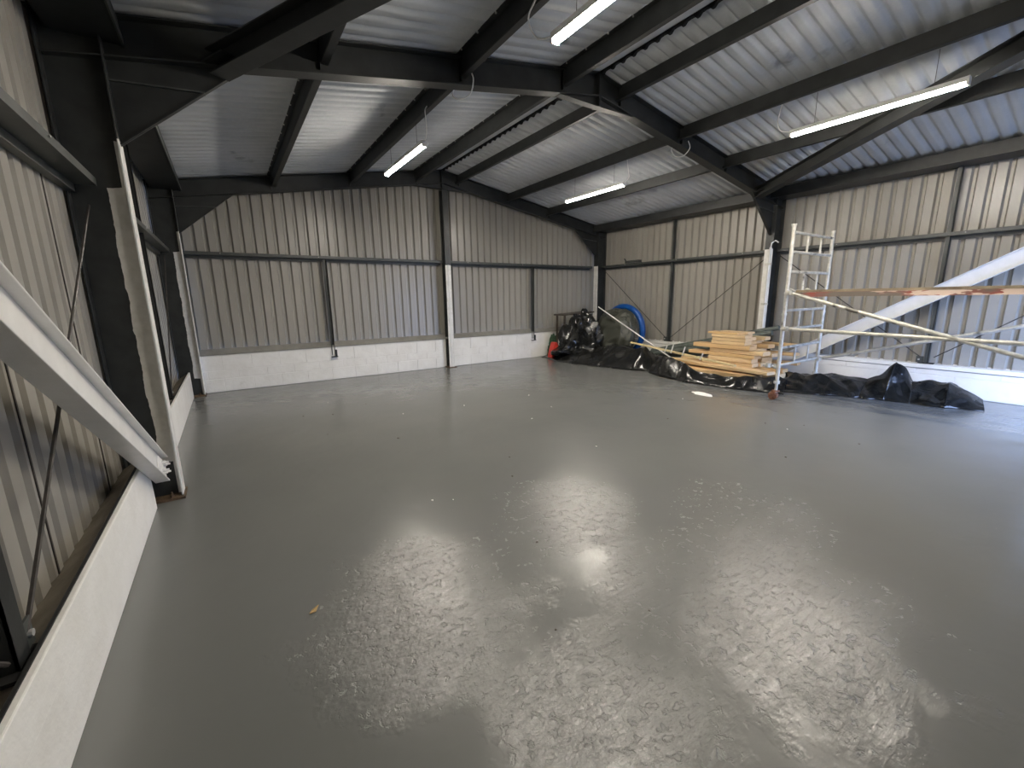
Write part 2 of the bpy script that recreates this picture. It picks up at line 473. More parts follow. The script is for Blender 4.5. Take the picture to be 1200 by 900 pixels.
# ------------------------------------------------------------------ PORTAL FRAMES
def column(x0, sgn, yc, label, zt, group, mat):
    """x0: plinth face; inner flange stands .157 into the room; sgn=+1 left side"""
    t = thing('steel_column', (x0, yc, 0), label, 'column', group)
    xo, xi = x0 - sgn * .165, x0 + sgn * .157
    bw = .15
    m = MB()
    m.box((xo, yc - bw/2, .02), (xo + sgn * .012, yc + bw/2, zt)); m.box((xi - sgn * .012, yc - bw/2, .02), (xi, yc + bw/2, zt))
    m.box((xo, yc - .005, .02), (xi, yc + .005, zt))
    m.build('shaft', mat, t, bevel=.003)
    # bolt holes / studs on the web
    m = MB(); m.box((xo - sgn * .01, yc - .11, 0), (xi + sgn * .012, yc + .11, .02)); m.build('base_plate', 'rust', t)
    for dy in (-.085, .085):
        for dx in (.06, .25):
            q = MB(); xx = xo + sgn * dx
            q.tube([(xx, yc + dy, .02), (xx, yc + dy, .045)], .014, 6); q.tube([(xx, yc + dy, .045), (xx, yc + dy, .065)], .008, 6); q.build('bolt', 'rust', t)
    # haunch below the rafter
    xh = x0 + sgn * .98
    zi, zh = 2.645, 3.33
    m = MB()
    m.prism([(xi, zi), (xi, roof_z(.157, -.28)), (xh, zh)], 1, yc - .005, yc + .005)
    a, c = V((xi, yc, zi + .01)), V((xh, yc, zh + .006))
    m.obox(a, c, .05, .010, (0, 0, 1)); m.build('haunch', 'steel', t)
    m = MB(); m.obox((xi, yc, 3.06), (x0 + sgn * .70, yc, 3.10), .06, .01); m.build('stiffener', 'galv', t)
    return t
def rafter(yc, side, label, group):
    t = thing('steel_rafter', (RIDGE, yc, roof_z(RIDGE, -.28)), label, 'rafter', group)
    if side == 'L': a, c = V((-.165, yc, roof_z(-.165, -.15))), V((RIDGE, yc, roof_z(RIDGE, -.15)))
    else: a, c = V((W + .165, yc, roof_z(-.165, -.15))), V((RIDGE, yc, roof_z(RIDGE, -.15)))
    m = MB(); m.ibeam(a, c, .26 / math.cos(math.atan(SL)) * .985, .14); m.build('beam', 'steel', t, bevel=.003)
    # apex haunch half
    s = -1 if side == 'L' else 1
    xe = RIDGE + s * .62; zb = roof_z(RIDGE, -.28) - .115
    m = MB(); m.prism([(RIDGE, zb + .012), (RIDGE + s * .28, zb + .012), (xe, roof_z(xe, -.28)), (RIDGE, roof_z(RIDGE, -.27))], 1, yc - .005, yc + .005)
    m.obox((RIDGE, yc, zb + .006), (RIDGE + s * .29, yc, zb + .006), .10, .012)
    m.obox((RIDGE + s * .28, yc, zb + .007), (xe, yc, roof_z(xe, -.28)), .10, .012)
    m.build('apex_haunch', 'steel', t)
    m = MB(); m.box((RIDGE, yc - .07, zb), (RIDGE + s * .014, yc + .07, roof_z(RIDGE, -.03))); m.build('splice_plate', 'steel', t)
    return t
frames = {-.13: ('back', 'against the back wall'), YA: ('mid', 'of the middle frame'), YC: ('front', 'behind the viewer')}
gcol, graf = 'steel portal columns', 'steel portal rafters'
column(0, 1, YA, 'large dark steel column with white-painted inner edge, behind the near white brace', 3.42, gcol, 'col_left')
column(0, 1, -.13, 'steel column half painted white in the far left corner of the shed', 3.42, gcol, 'col_left')
column(0, 1, YC, 'left steel column behind the camera where the near white brace ends', 3.42, gcol, 'col_left')
column(W, -1, YA, 'dark steel column behind the scaffold tower with white strips on its edge', 3.42, gcol, 'col_right')
column(W, -1, -.13, 'steel column in the far right corner behind the black sheeting heap', 3.42, gcol, 'col_right')
column(W, -1, YC, 'right steel column beside the vehicle doorway outside the picture', 3.42, gcol, 'col_right')
rafter(YA, 'L', 'large dark rafter crossing the top, rising from the left column to the ridge', graf)
rafter(YA, 'R', 'dark rafter falling from the ridge to the column behind the scaffold tower', graf)
rafter(-.13, 'L', 'rafter on the back wall from the far left corner up to the centre post', graf)
rafter(-.13, 'R', 'rafter on the back wall from the centre post down to the far right corner', graf)
rafter(YC, 'L', 'left rafter of the frame above and behind the viewer', graf)
rafter(YC, 'R', 'right rafter of the frame above the vehicle doorway', graf)

# gable posts on the back wall ---------------------------------------
t = thing('gable_post', (4.84, 0, 0), 'tall post in the middle of the back wall, dark above and white below', 'post')
m = MB(); xg = 4.84
m.box((xg - .065, -.13, 0), (xg + .065, -.118, roof_z(RIDGE, -.30) - .08)); m.box((xg - .065, .035, 0), (xg + .065, .047, roof_z(RIDGE, -.30) - .08)); m.box((xg - .005, -.13, 0), (xg + .005, .047, roof_z(RIDGE, -.30) - .08))
m.build('shaft', 'post_gable', t, bevel=.003)
m = MB(); m.box((xg - .012, -.146, .05), (xg + .012, -.13, 2.3)); m.build('white_strip', 'white', t)
m = MB(); m.box((xg - .1, -.17, 0), (xg + .1, .04, .014)); m.build('base_plate', 'rust', t)
def small_post(x, label):
    t = thing('rail_post', (x, 0, .42), label, 'post', 'short posts below the back wall rail')
    m = MB(); m.box((x - .03, .03, .50), (x + .03, .038, 2.33)); m.box((x - .03, -.02, .50), (x - .022, .038, 2.33)); m.box((x + .022, -.02, .50), (x + .03, -.012, 2.33)); m.box((x + .022, -.02, .50), (x + .03, .038, 2.33)); m.build('shaft', 'galv', t)
    m = MB(); m.box((x - .05, -.05, .455), (x + .07, .02, .47)); m.box((x + .025, -.045, .47), (x + .06, -.004, .60)); m.build('foot_bracket', 'steel', t)
small_post(2.31, 'thin dark post left of the white centre post on the back wall')
small_post(7.27, 'thin dark post between the white centre post and the black sheeting heap')

def wall_post(x, sgn, y, z0, label, w=.024):
    t = thing('sheeting_post', (x, y, z0), label, 'post', 'full-height sheeting posts mid bay')
    m = MB(); xa, xb = x - sgn * .05, x - sgn * .12
    m.box((xa, y - w, z0), (xa - sgn * .008, y + w, 3.30)); m.box((xa, y - w, z0), (xb, y - w + .008, 3.30)); m.box((xb, y - w, z0), (xb - sgn * -.008, y + w, 3.30)) ; m.build('shaft', 'steel' if sgn > 0 else 'galv', t)
    m = MB(); m.box((x - sgn * .12, y - .09, z0), (x - sgn * .04, y + .09, z0 + .014)); m.build('foot_plate', 'black', t)
    m = MB(); m.box((x - sgn * .066, y + .03, z0 + .01), (x - sgn * .058, y + .12, z0 + .11)); m.build('rod_lug', 'galv', t)
    m = MB(); m.tube([(x - sgn * .058, y + .085, z0 + .06), (x - sgn * .046, y + .085, z0 + .06)], .013, 8); m.build('bolt', 'bolt', t)
wall_post(0, 1, -7.10, .405, 'dark post at the lower left edge of the picture beside the near plinth', .045)
wall_post(0, 1, -2.40, .405, 'dark post on the left wall between the two steel columns')
wall_post(W, -1, -2.44, .455, 'dark post on the right wall above the blue hose and timber')
wall_post(W, -1, -7.13, .455, 'dark post on the right wall crossed by the white brace')

# sheeting rails ----------------------------------------------------
def rail(axis, s0, s1, face, sgn, label):
    """Z rail; face = inner face coordinate, sgn = direction outwards"""
    zt = 2.40
    def P(s, d, z): return (s, face + sgn * d, z) if axis == 'x' else (face + sgn * d, s, z)
    m = MB()
    m.box(P(s0, 0, zt - .052), P(s1, .165, zt))
    m.box(P(s0, .115, zt - .10), P(s1, .165, zt - .052))
    m.cur = 1
    k = s0 + .5
    while k < s1:
        p = P(k, .0, zt - .022); m.tube([p, P(k, -.01, zt - .022)], .007, 6); k += 1.55
    o = m.build('sheeting_rail', ['galv', 'bolt'], origin=P((s0 + s1) / 2, 0, zt))
    return tag(o, label, 'rail', 'horizontal sheeting rails')
rail('x', .16, 4.77, 0, 1, 'horizontal rail on the back wall left of the centre post')
rail('x', 4.91, W - .16, 0, 1, 'horizontal rail on the back wall right of the centre post')
rail('y', YC + .08, YA - .08, 0, -1, 'horizontal rail on the left wall, nearest, above the white brace')
rail('y', YA + .08, -.21, 0, -1, 'horizontal rail on the left wall between the two columns')
rail('y', YC + .08, YA - .08, W, 1, 'horizontal rail on the right wall behind the scaffold tower')
rail('y', YA + .08, -.21, W, 1, 'horizontal rail on the right wall above the hose and timber')

# tie rods ------------------------------------------------------------
def rod(p0, p1, label):
    m = MB(); m.tube([p0, p1], .008, 6); o = m.build('tie_rod', 'wire', origin=p0, smooth=True); tag(o, label, 'rod', 'diagonal steel tie rods')
rod((-.062, YA - .08, 2.22), (-.062, -7.02, .47), 'thin diagonal tie rod on the left wall beside the white brace')
rod((-.062, -9.30, 2.30), (-.062, -7.17, .47), 'tie rod on the left wall running outside the picture edge')
rod((-.07, -.22, 2.30), (-.062, -2.31, .47), 'thin tie rod on the left wall in the far bay')
rod((W + .06, -.22, 2.30), (W + .06, -2.35, .56), 'thin tie rod sloping down behind the blue hose')
rod((W + .06, YA + .08, 2.30), (W + .06, -2.52, .56), 'thin tie rod above the timber stack on the right wall')
rod((W + .06, YA - .08, 2.30), (W + .06, -7.05, .56), 'thin tie rod on the right wall behind the scaffold tower')
rod((W + .06, YC + .1, 2.30), (W + .06, -7.21, .56), 'thin tie rod on the right wall rising past the white brace')

# white wall braces ---------------------------------------------------
def brace(x, z0, k, label, sgn):
    y0, y1 = YA - .09, YC + .1
    a = V((x, y0, z0 + k * .0)); c = V((x, y1, z0 + k * (y0 - y1)))
    t = thing('diagonal_brace', a, label, 'brace', 'white diagonal wall braces')
    m = MB(); m.ibeam(a, c, .2, .09, .009, .011); m.build('beam', 'white', t, bevel=.003)
    d = (c - a).normalized(); u = V((1, 0, 0)).cross(d); u = u if u.z > 0 else -u
    m = MB(); 
    m.obox(a - d * .07, a + d * .22, .012, .12, u)
    m.v = [v + V((sgn * .012, 0, 0)) for v in m.v]
    m.build('end_plate', 'white', t)
    for i, (p, q) in enumerate(((.03, .03), (.10, .03), (.03, -.03), (.10, -.03))):
        c0 = a + d * p + u * q
        m = MB(); m.tube([c0 + V((sgn * .018, 0, 0)), c0 + V((sgn * .04, 0, 0))], .015, 6); m.tube([c0 + V((sgn * .04, 0, 0)), c0 + V((sgn * .06, 0, 0))], .008, 6); m.build('bolt', 'white', t)
brace(.052, .268, .583, 'white-painted steel brace rising leftwards from the foot of the near left column', 1)
brace(W - .06, .10, .615, 'white-painted steel brace rising behind the scaffold platform on the right wall', -1)

# purlins -------------------------------------------------------------
PX = [(1.55, 'L'), (2.88, 'L'), (4.21, 'L'), (5.15, 'R'), (6.46, 'R'), (7.66, 'R')]
where = {1.55: 'nearest the left eave', 2.88: 'with the two left strip lights below', 4.21: 'just left of the ridge',
         5.15: 'just right of the ridge', 6.46: 'with the two right strip lights below', 7.66: 'nearest the right eave'}
for (px, sd) in PX:
    for (y0, y1, wh) in ((YA + .006, -.14, 'far bay'), (YC + .01, YA - .006, 'near bay')):
        s = 1 if sd == 'L' else -1
        zt = roof_z(px)
        m = MB(); th = .06
        # zed section: vertical web plus lips
        m.box((px - .004, y0, zt - .18), (px + .004, y1, zt - .004))
        m.box((px, y0, zt - .187), (px + s * th, y1, zt - .180)); m.box((px + s * (th - .006), y0, zt - .182), (px + s * th, y1, zt - .165))
        m.box((px, y0, zt - .012), (px - s * th * .9, y1, zt - .004))
        m.cur = 1
        k = y0 + .15
        while k < y1:
            m.tube([(px - s * .05, k, zt - .004), (px - s * .05, k, zt - .022)], .009, 6); k += .316
        o = m.build('roof_purlin', ['steel', 'bolt'], origin=(px, (y0 + y1) / 2, zt - .15))
        tag(o, 'dark roof purlin %s, in the %s' % (where[px], 'back bay' if wh == 'far bay' else 'near bay'), 'purlin', 'dark roof purlins')
        # cleats that bolt it to the rafters
        for yy in (y0 + .004, y1 - .004):
            q = MB(); q.box((px - s * .008, yy - .035, zt - .235), (px - s * .015, yy + .035, zt - .03)); c = q.build('cleat', 'steel')
            c.parent = o; c.matrix_parent_inverse = Matrix.Translation(-o.location)
for (x0, x1, nm) in ((-.12, .26, 'left'), (W + .16, W - .30, 'right')):
    for (y0, y1, wh) in ((YA + .006, -.14, 'far'), (YC + .01, YA - .006, 'near')):
        m = MB(); zt = roof_z(.0, -.005); zb = 3.30
        xi = x1; s = 1 if nm == 'left' else -1
        m.box((xi - s * .012, y0, zb), (xi, y1, zt + .02)); m.box((x0, y0, zb), (xi, y1, zb + .01)); m.cur = 1 if nm == 'left' else 0; m.box((xi, y0, zb - .012), (xi + s * .012, y1, zb + .05)); m.cur = 0
        m.box((x0, y0, zb), (x0 + s * .01, y1, zt - .02))
        o = m.build('eaves_beam', ['steel', 'galv'], origin=(xi, (y0 + y1) / 2, zb))
        lab = {('left', 'far'): 'dark eaves beam on top of the left wall behind the near column',
               ('left', 'near'): 'dark eaves beam on top of the left wall above the nearest rail',
               ('right', 'far'): 'dark eaves beam on the right wall above the hose and timber',
               ('right', 'near'): 'dark eaves beam on the right wall above the scaffold tower'}[(nm, wh)]
        tag(o, lab, 'beam', 'dark eaves beams')

# roof braces ---------------------------------------------------------
for (xa, xb, s, lab) in ((.80, 3.75, 1, 'heavy dark roof brace crossing the top left towards the viewer'), (8.72, 5.85, -1, 'dark roof brace passing above the near right strip light')):
    a = V((xa, YA - .03, roof_z(xa, -.27))); c = V((xb, YC + .1, roof_z(xb, -.27)))
    t = thing('roof_brace', a, lab, 'brace', 'dark diagonal roof braces')
    m = MB(); m.ibeam(a, c, .17, .15, .009, .011); m.build('beam', 'steel', t, bevel=.003)
    d = (c - a).normalized()
    m = MB(); m.obox(a - d * .06, a + d * .2, .18, .012); m.build('gusset_plate', 'steel', t)

# ------------------------------------------------------------------ STRIP LIGHTS
def strip_light(x, yc, label):
    z = 3.41
    t = thing('strip_light', (x, yc, z), label, 'light', 'linear strip lights hung under the roof')
    m = MB(); m.box((x - .041, yc - .74, z + .004), (x + .041, yc + .74, z + .05)); m.build('housing', 'pvc', t, bevel=.004)
    m = MB(); n = 10
    prof = [(x + .036 * math.cos(math.radians(180 + 180 * k / n)), z + .012 + .036 * math.sin(math.radians(180 + 180 * k / n))) for k in range(n + 1)]
    m.prism(prof, 1, yc - .725, yc + .725); m.build('diffuser', 'tube', t, smooth=True)
    for e in (-1, 1):
        m = MB(); m.box((x - .034, yc + e * .725, z - .02), (x + .034, yc + e * .745, z + .052)); m.build('end_cap', 'pvc', t)
        m = MB(); m.tube([(x, yc + e * .5, z + .05), (x, yc + e * .5, roof_z(x, -.15))], .0025, 5); m.build('suspension_wire', 'wire', t)
    return t
L0 = strip_light(2.90, -2.95, 'lit strip light in the far bay left of the ridge')
copy_tree(L0, (2.90, -6.92, 3.41), 'lit strip light cut off by the top edge of the picture')
R0 = copy_tree(L0, (6.50, -2.92, 3.41), 'lit strip light in the far bay right of the ridge')
copy_tree(L0, (6.50, -6.97, 3.41), 'lit strip light crossed by the dark roof brace, right of the ridge')
for r, px, k in ((R0, 6.5, 0),):
    pass

def cable(pts, label):
    P = [V(p) for p in pts]; out = []
    for i in range(len(P) - 1):
        p0, p1, p2, p3 = P[max(i-1, 0)], P[i], P[i+1], P[min(i+2, len(P)-1)]
        for k in range(6):
            u = k / 6
            out.append(.5 * ((2*p1) + (-p0+p2)*u + (2*p0-5*p1+4*p2-p3)*u*u + (-p0+3*p1-3*p2+p3)*u**3))
    out.append(P[-1])
    m = MB(); m.tube(out, .0065, 7); tag(m.build('power_cable', 'pvc', origin=P[0], smooth=True), label, 'cable', 'white power cables')
z = 3.45
cable([(2.9, -3.69, z), (2.86, -3.85, z + .02), (2.80, -4.0, z + .09), (2.80, -3.98, z + .22), (2.88, -3.86, roof_z(2.9, -.16))], 'white cable looping from the far left strip light to its purlin')
cable([(2.9, -6.18, z), (2.88, -6.0, z + .06), (2.83, -5.95, z + .2), (2.87, -6.02, roof_z(2.9, -.15))], 'white cable at the strip light cut off by the top edge')
cable([(6.5, -3.66, z), (6.50, -3.75, z + .05), (6.52, -3.72, z + .15), (6.5, -3.7, roof_z(6.5, -.16))], 'white cable rising from the far right strip light')
cable([(6.5, -6.22, z), (6.48, -6.12, z + .04), (6.47, -6.08, z + .15), (6.5, -6.1, roof_z(6.5, -.15))], 'white cable rising from the strip light near the roof brace')
cable([(2.95, YA - .085, roof_z(2.95, -.16)), (2.96, YA - .12, roof_z(2.95, -.25)), (2.95, YA - .06, roof_z(2.95, -.36)), (2.86, YA + .02, roof_z(2.95, -.40)), (2.83, YA + .09, roof_z(2.9, -.32)), (2.90, YA + .09, roof_z(2.9, -.2))], 'white cable looping under the middle rafter left of the ridge')
cable([(6.55, YA - .085, roof_z(6.55, -.18)), (6.56, YA - .11, roof_z(6.55, -.28)), (6.52, YA - .04, roof_z(6.5, -.38)), (6.44, YA + .04, roof_z(6.5, -.38)), (6.42, YA + .1, roof_z(6.5, -.28)), (6.5, YA + .1, roof_z(6.5, -.18))], 'white cable looping under the middle rafter right of the ridge')

# conduit on the right column ------------------------------------------
t = thing('cable_conduit', (W - .157, YA, .1), 'white conduit clipped to the column behind the scaffold tower', 'conduit')
m = MB(); xx = W - .157 - .022
m.tube([(xx, YA - .045, .1), (xx, YA - .045, 2.42)], .022, 10); m.tube([(xx, YA - .045, 2.42), (xx - .01, YA - .06, 2.50), (xx + .0, YA - .12, 2.54), (xx + .03, YA - .16, 2.50)], .012, 8); m.build('pipe', 'pvc', t, smooth=True)
for zz in (.6, 1.35, 2.1):
    m = MB(); m.box((xx - .026, YA - .09, zz), (xx + .02, YA + .02, zz + .035)); m.build('clip', 'alloy', t)
# small wall lamp box on the right rail, far bay
m = MB(); m.box((W - .02, -1.5, 2.41), (W + .10, -1.05, 2.47)); m.tube([(W + .02, -1.06, 2.46), (W + .02, -1.0, 2.53)], .02, 8)
tag(m.build('junction_box', 'galv', origin=(W, -1.2, 2.41), bevel=.004), 'small grey box lying on the right wall rail in the far bay', 'box')

# ------------------------------------------------------------------ SCAFFOLD TOWER
TX0, TX1, TY0, TY1 = 7.30, 8.60, -6.03, -8.55
t = thing('scaffold_tower', (TX0, TY0, 0), 'aluminium scaffold tower on brown castors beside the timber stack', 'scaffold')
def end_frame(y, ph=0):
    for (z0, z1, rungs) in ((.26, 1.28, (.52, .78, 1.05)), (1.28, 2.50, (1.32, 1.59, 1.86, 2.13, 2.39))):
        m = MB()
        for x in (TX0, TX1):
            m.tube([(x, y, z0), (x, y, z1)], .026, 12)
            m.tube([(x, y, z1 - .03), (x, y, z1)], .034, 12)
        for rz in rungs: m.tube([(TX0, y, rz), (TX1, y, rz)], .02, 10)
        pairs = ((.52, .78), ) if z0 < 1 else ((1.59, 1.86), (2.13, 2.39))
        for (a_, b_) in pairs:
            for fx in (.36, .70): m.tube([(TX0 + (TX1 - TX0) * fx, y, a_), (TX0 + (TX1 - TX0) * fx, y, b_)], .015, 8)
        if z0 < 1:
            for fx in (.36, .70): m.tube([(TX0 + (TX1 - TX0) * fx, y, 1.05), (TX0 + (TX1 - TX0) * fx, y, 1.30)], .015, 8)
        m.build('end_frame', 'alloy', t, smooth=True)
    for x in (TX0, TX1):
        m = MB(); m.tube([(x, y, .12), (x, y, .27)], .021, 10); m.tube([(x, y, .25), (x, y, .29)], .042, 10); m.box((x - .075, y - .012, .26), (x + .01, y + .012, .285)); m.build('adjustable_leg', 'alloy', t, smooth=True)
        m = MB(); m.tube([(x, y, .13), (x, y, .15)], .05, 10)
        m.box((x - .045, y - .01, .06), (x - .035, y + .05, .14)); m.box((x + .035, y - .01, .06), (x + .045, y + .05, .14)); fk = m.build('castor_fork', 'castor', t)
        m = MB(); m.tube([(x - .03, y + .03, .063), (x + .03, y + .03, .063)], .062, 18); w = m.build('castor_wheel', 'castor', fk, smooth=True)
        w.matrix_parent_inverse = Matrix.Identity(4)
        me = w.data
        # parent sits at the tower origin already, so undo the double offset
        for v_ in me.vertices: v_.co -= V(t.location)
end_frame(TY0); end_frame(TY1)
def brace_tube(a, c, nm='brace_tube', r=.025):
    a, c = V(a), V(c); d = (c - a).normalized()
    m = MB(); m.tube([a + d * .05, c - d * .05], r, 12)
    b_ = m.build(nm, 'alloy', t, smooth=True)
    for p in (a, c):
        q = MB(); q.tube([p + V((0, 0, -.03)), p + V((0, 0, .03))], .033, 10); q.box(p - V((.05, .02, .012)), p + V((.02, .05, .012))); q.build('brace_hook', 'alloy', t, smooth=True)
brace_tube((TX0 - .0, TY0 - .035, 1.565), (TX0 - .0, TY1 + .04, .82))
brace_tube((TX0 - .0, TY0 - .035, 1.06), (TX0 - .0, TY1 + .04, 1.015))
brace_tube((TX1 - .02, TY0 - .035, .51), (TX1, TY1 + .04, 1.24))
brace_tube((TX0 - .0, TY0 + .04, .50), (TX0 - .10, TY0 + .10, .52), 'stub_tube', .018)
# platform deck resting on the rungs: a thing of its own
pt = thing('scaffold_platform', (7.62, TY0, 1.5), 'timber platform with paint-splashed edge spanning the scaffold tower', 'platform')
px0, px1, py0, py1 = 7.345, 7.98, TY0 - .10, TY1 - .05
m = MB(); m.box((px0 + .01, py0, 1.582), (px1 - .01, py1, 1.597)); m.build('deck_board', 'ledgewood' if 'ledgewood' in M else 'palebat', pt)
def splash_mat():
    t_ = NT('paint_splashed_rail')
    f = t_.noise(2.2, 2, .4, t_.coord((1, 1.2, 3)))
    g = t_.ramp(t_.noise(2.6, 3, .6, t_.coord((1, 1, 4))), [(.48, 0.), (.50, 1.)])
    tc = t_.n.new('ShaderNodeTexCoord'); sx = t_.n.new('ShaderNodeSeparateXYZ'); t_.link(tc.outputs['Object'], sx.inputs[0])
    far = t_.ramp(t_.math('MULTIPLY', sx.outputs[1], -1), [(.75, 0.), (1.1, 1.)])
    base = t_.mix(t_.ramp(f, [(.42, 0.), (.55, 1.)]), (.16, .13, .11), (.30, .07, .05))
    return t_.out(t_.mix(t_.math('MULTIPLY', g, far, True), base, (.66, .52, .43)), .5, 0, t_.bump(f, .1, .01))
M['splash'] = splash_mat()
m = MB(); m.box((px0 - .005, py0, 1.515), (px0 + .03, py1, 1.570)); m.box((px0 - .012, py0, 1.51), (px0 + .035, py1, 1.518)); m.build('side_rail', 'splash', pt)
m = MB(); m.box((px1 - .03, py0, 1.515), (px1 + .005, py1, 1.575)); m.build('side_rail', 'splash', pt)
def edge_mat():
    return simple('worn_ply_edge', (.16, .12, .075), (.36, .29, .19), .7, 9, stretch=(1, .5, 1))
M['ply'] = edge_mat()
m = MB(); m.box((px0 - .008, py0, 1.572), (px0 + .02, py1, 1.603)); m.build('ply_edge', 'ply', pt)
for x in (px0 + .04, px1 - .05):
    for (y, s) in ((TY0, 1), (TY1, -1)):
        m = MB(); m.tube([(x, y - s * .14, 1.55), (x, y - s * .05, 1.60), (x, y - s * .0, 1.625), (x, y + s * .035, 1.60), (x, y + s * .038, 1.57)], .012, 8); m.build('hook', 'alloy', pt, smooth=True)

# ------------------------------------------------------------------ BLACK SHEETING, TIMBER, HOSE
_rd = random.Random(3)
_DIRS = []
for _ in range(12):
    v_ = V((_rd.uniform(-1, 1), _rd.uniform(-1, 1), _rd.uniform(-1, 1))).normalized(); _DIRS.append((v_, _rd.uniform(0, 9), _rd.uniform(.7, 1.4)))
def crumple(p, f, k=0, n=4):
    """sharp straight creases between flat facets, 0..1"""
    p = V(p); w = V((noise.noise(p * .9), noise.noise(p * .9 + V((5, 5, 5))), noise.noise(p * .9 - V((5, 5, 5))))) * .35
    p = p + w; s = 0
    for i in range(n):
        d, ph, m = _DIRS[(k + i) % 12]
        t = (p.dot(d) * f * m + ph) % 2.0
        s += abs(t - 1)
    return s / n
def ridged(p, f):
    return 1 - abs(noise.noise(V(p) * f)) * 2
def sheet(path, label, seed, mat='tarp', nu=130, nv=44, name='plastic_sheet'):
    """path: list of (front_xy, back_xy, height, peak position 0..1)"""
    def lerp(a, c, u): return a + (c - a) * u
    pts = []
    for i in range(nu):
        u = i / (nu - 1) * (len(path) - 1); k = min(int(u), len(path) - 2); w = u - k; w = w * w * (3 - 2 * w)
        A, B = path[k], path[k + 1]
        f = V(A[0]).lerp(V(B[0]), w); bk = V(A[1]).lerp(V(B[1]), w); h = lerp(A[2], B[2], w); pk = lerp(A[3], B[3], w)
        row = []
        for j in range(nv):
            v = j / (nv - 1)
            p2 = f.lerp(bk, v)
            s = v / pk if v < pk else (1 - v) / (1 - pk)
            s = max(0, min(1, s)); prof = s ** .7
            q = V((p2.x, p2.y, seed * 3.7))
            n1 = ridged(q, 1.6); n2 = (crumple(q, 2.6) - .5) * 2.4 + .3; n3 = (crumple(q, 7, 4, 3) - .5) * 1.6
            n4 = 0
            zz = h * prof * (.66 + .22 * n1 + .40 * n2) + .045 * n3 * min(1, s * 3) * min(1, h * 4)
            edge = min(v, 1 - v, i / (nu - 1) * 3, (1 - i / (nu - 1)) * 3)
            wob = .07 * noise.noise(V((u * 2.3, seed, v * 2)))
            dirn = (bk - f).normalized()
            off = dirn * (wob + .05 * n2 * prof)
            row.append(V((p2.x + off.x, p2.y + off.y, max(.006, zz + .006))))
        pts.append(row)
    m = MB()
    for row in pts: m.v += row
    for i in range(nu - 1):
        for j in range(nv - 1):
            a = i * nv + j; m.f.append((a, a + 1, a + nv + 1, a + nv)); m.mi.append(0)
    c = V((sum(v.x for v in m.v) / len(m.v), sum(v.y for v in m.v) / len(m.v), 0))
    o = m.build(name, mat, origin=c, smooth=True)
    so = o.modifiers.new('thickness', 'SOLIDIFY'); so.thickness = .005; so.offset = 1
    return tag(o, label, 'sheet', 'loose plastic sheeting along the right wall')
S2 = lambda x, y: (x, y)
sheet([((7.45, -.12), (9.2, -.06), .15, .5), ((7.28, -1.2), (9.2, -1.0), .28, .5), ((7.45, -2.2), (9.1, -2.1), .44, .4), ((7.66, -3.0), (9.1, -2.8), .46, .35), ((7.85, -3.35), (9.0, -3.2), .20, .4)],
      'black plastic sheet spread on the floor in front of the blue hose', 1)
sheet([((7.72, -3.38), (8.35, -3.30), .30, .6), ((7.52, -3.8), (8.0, -3.55), .44, .6), ((7.45, -4.2), (7.82, -4.15), .24, .5), ((7.42, -4.8), (7.74, -4.75), .16, .6), ((7.55, -5.4), (7.86, -5.35), .24, .6), ((7.75, -5.95), (8.3, -5.75), .20, .6)],
      'black plastic sheet rumpled in front of the timber stack', 2, nv=22)
sheet([((7.85, -5.75), (9.05, -5.5), .26, .6), ((8.15, -6.3), (9.2, -6.2), .30, .65), ((8.35, -6.72), (9.25, -6.6), .22, .55), ((8.45, -6.98), (9.25, -6.93), .44, .5), ((8.52, -7.25), (9.25, -7.1), .22, .55), ((8.55, -7.6), (9.25, -7.5), .30, .72), ((8.72, -7.95), (9.15, -7.85), .08, .6)],
      'black plastic sheet with one pointed peak under the white brace', 3)

# tall crumpled heap in the corner
def heap(name, mat, c, r, h, label, seed, lean=(0, 0), sharp=1.0, sub=5, cat='sheet'):
    bm = bmesh.new(); bmesh.ops.create_icosphere(bm, subdivisions=sub, radius=1)
    for v in bm.verts:
        d = v.co.normalized(); q = V((d.x * 1.25, d.y * 1.25, d.z * .55)) + V((seed * 5.1, 0, 0))
        n1 = ridged(q, 1.3); n2 = (crumple(q, 2.4, 2) - .5) * 3 + .5; n3 = (crumple(q, 6, 6, 3) - .5) * 3 + .5
        k = 1 + sharp * (.12 * (n1 - .5) + .17 * (n2 - .5) + .05 * (n3 - .5))
        up = (d.z + 1) / 2; hv = V((d.x, d.y)); L_ = max(hv.length, 1e-5)
        rad = math.sqrt(max(0, 1 - up ** 3.2)) * (.84 + .50 * (1 - up) ** 2.2) * min(1, up / .006) ** .5
        zz = up ** .95 * h * (1 + sharp * (.09 * (n2 - .5) + .03 * (n3 - .5)) * min(1, up * 3))
        v.co = V((hv.x / L_ * r[0] * rad * k + lean[0] * up, hv.y / L_ * r[1] * rad * k + lean[1] * up, max(.004, zz)))
    me = bpy.data.meshes.new(name); bm.to_mesh(me); bm.free(); me.materials.append(M[mat])
    me.polygons.foreach_set('use_smooth', [True] * len(me.polygons)); me.set_sharp_from_angle(angle=math.radians(28))
    o = bpy.data.objects.new(name, me); COL.objects.link(o); o.location = (c[0], c[1], 0)
    return tag(o, label, cat, 'loose plastic sheeting along the right wall' if cat == 'sheet' else None)
hp = heap('plastic_sheet', 'tarp', (8.22, -.88), (.62, .44), 1.12, 'tall crumpled heap of black plastic sheeting in the far right corner', 4, (.12, .12), 1.5)
m = MB(); m.obox((7.80, -.42, 1.11), (8.86, -.42, 1.16), .42, .035)
for x, y in ((7.86, -.58), (7.86, -.28), (8.80, -.58), (8.80, -.28)): m.box((x - .02, y - .02, 0), (x + .02, y + .02, 1.11))
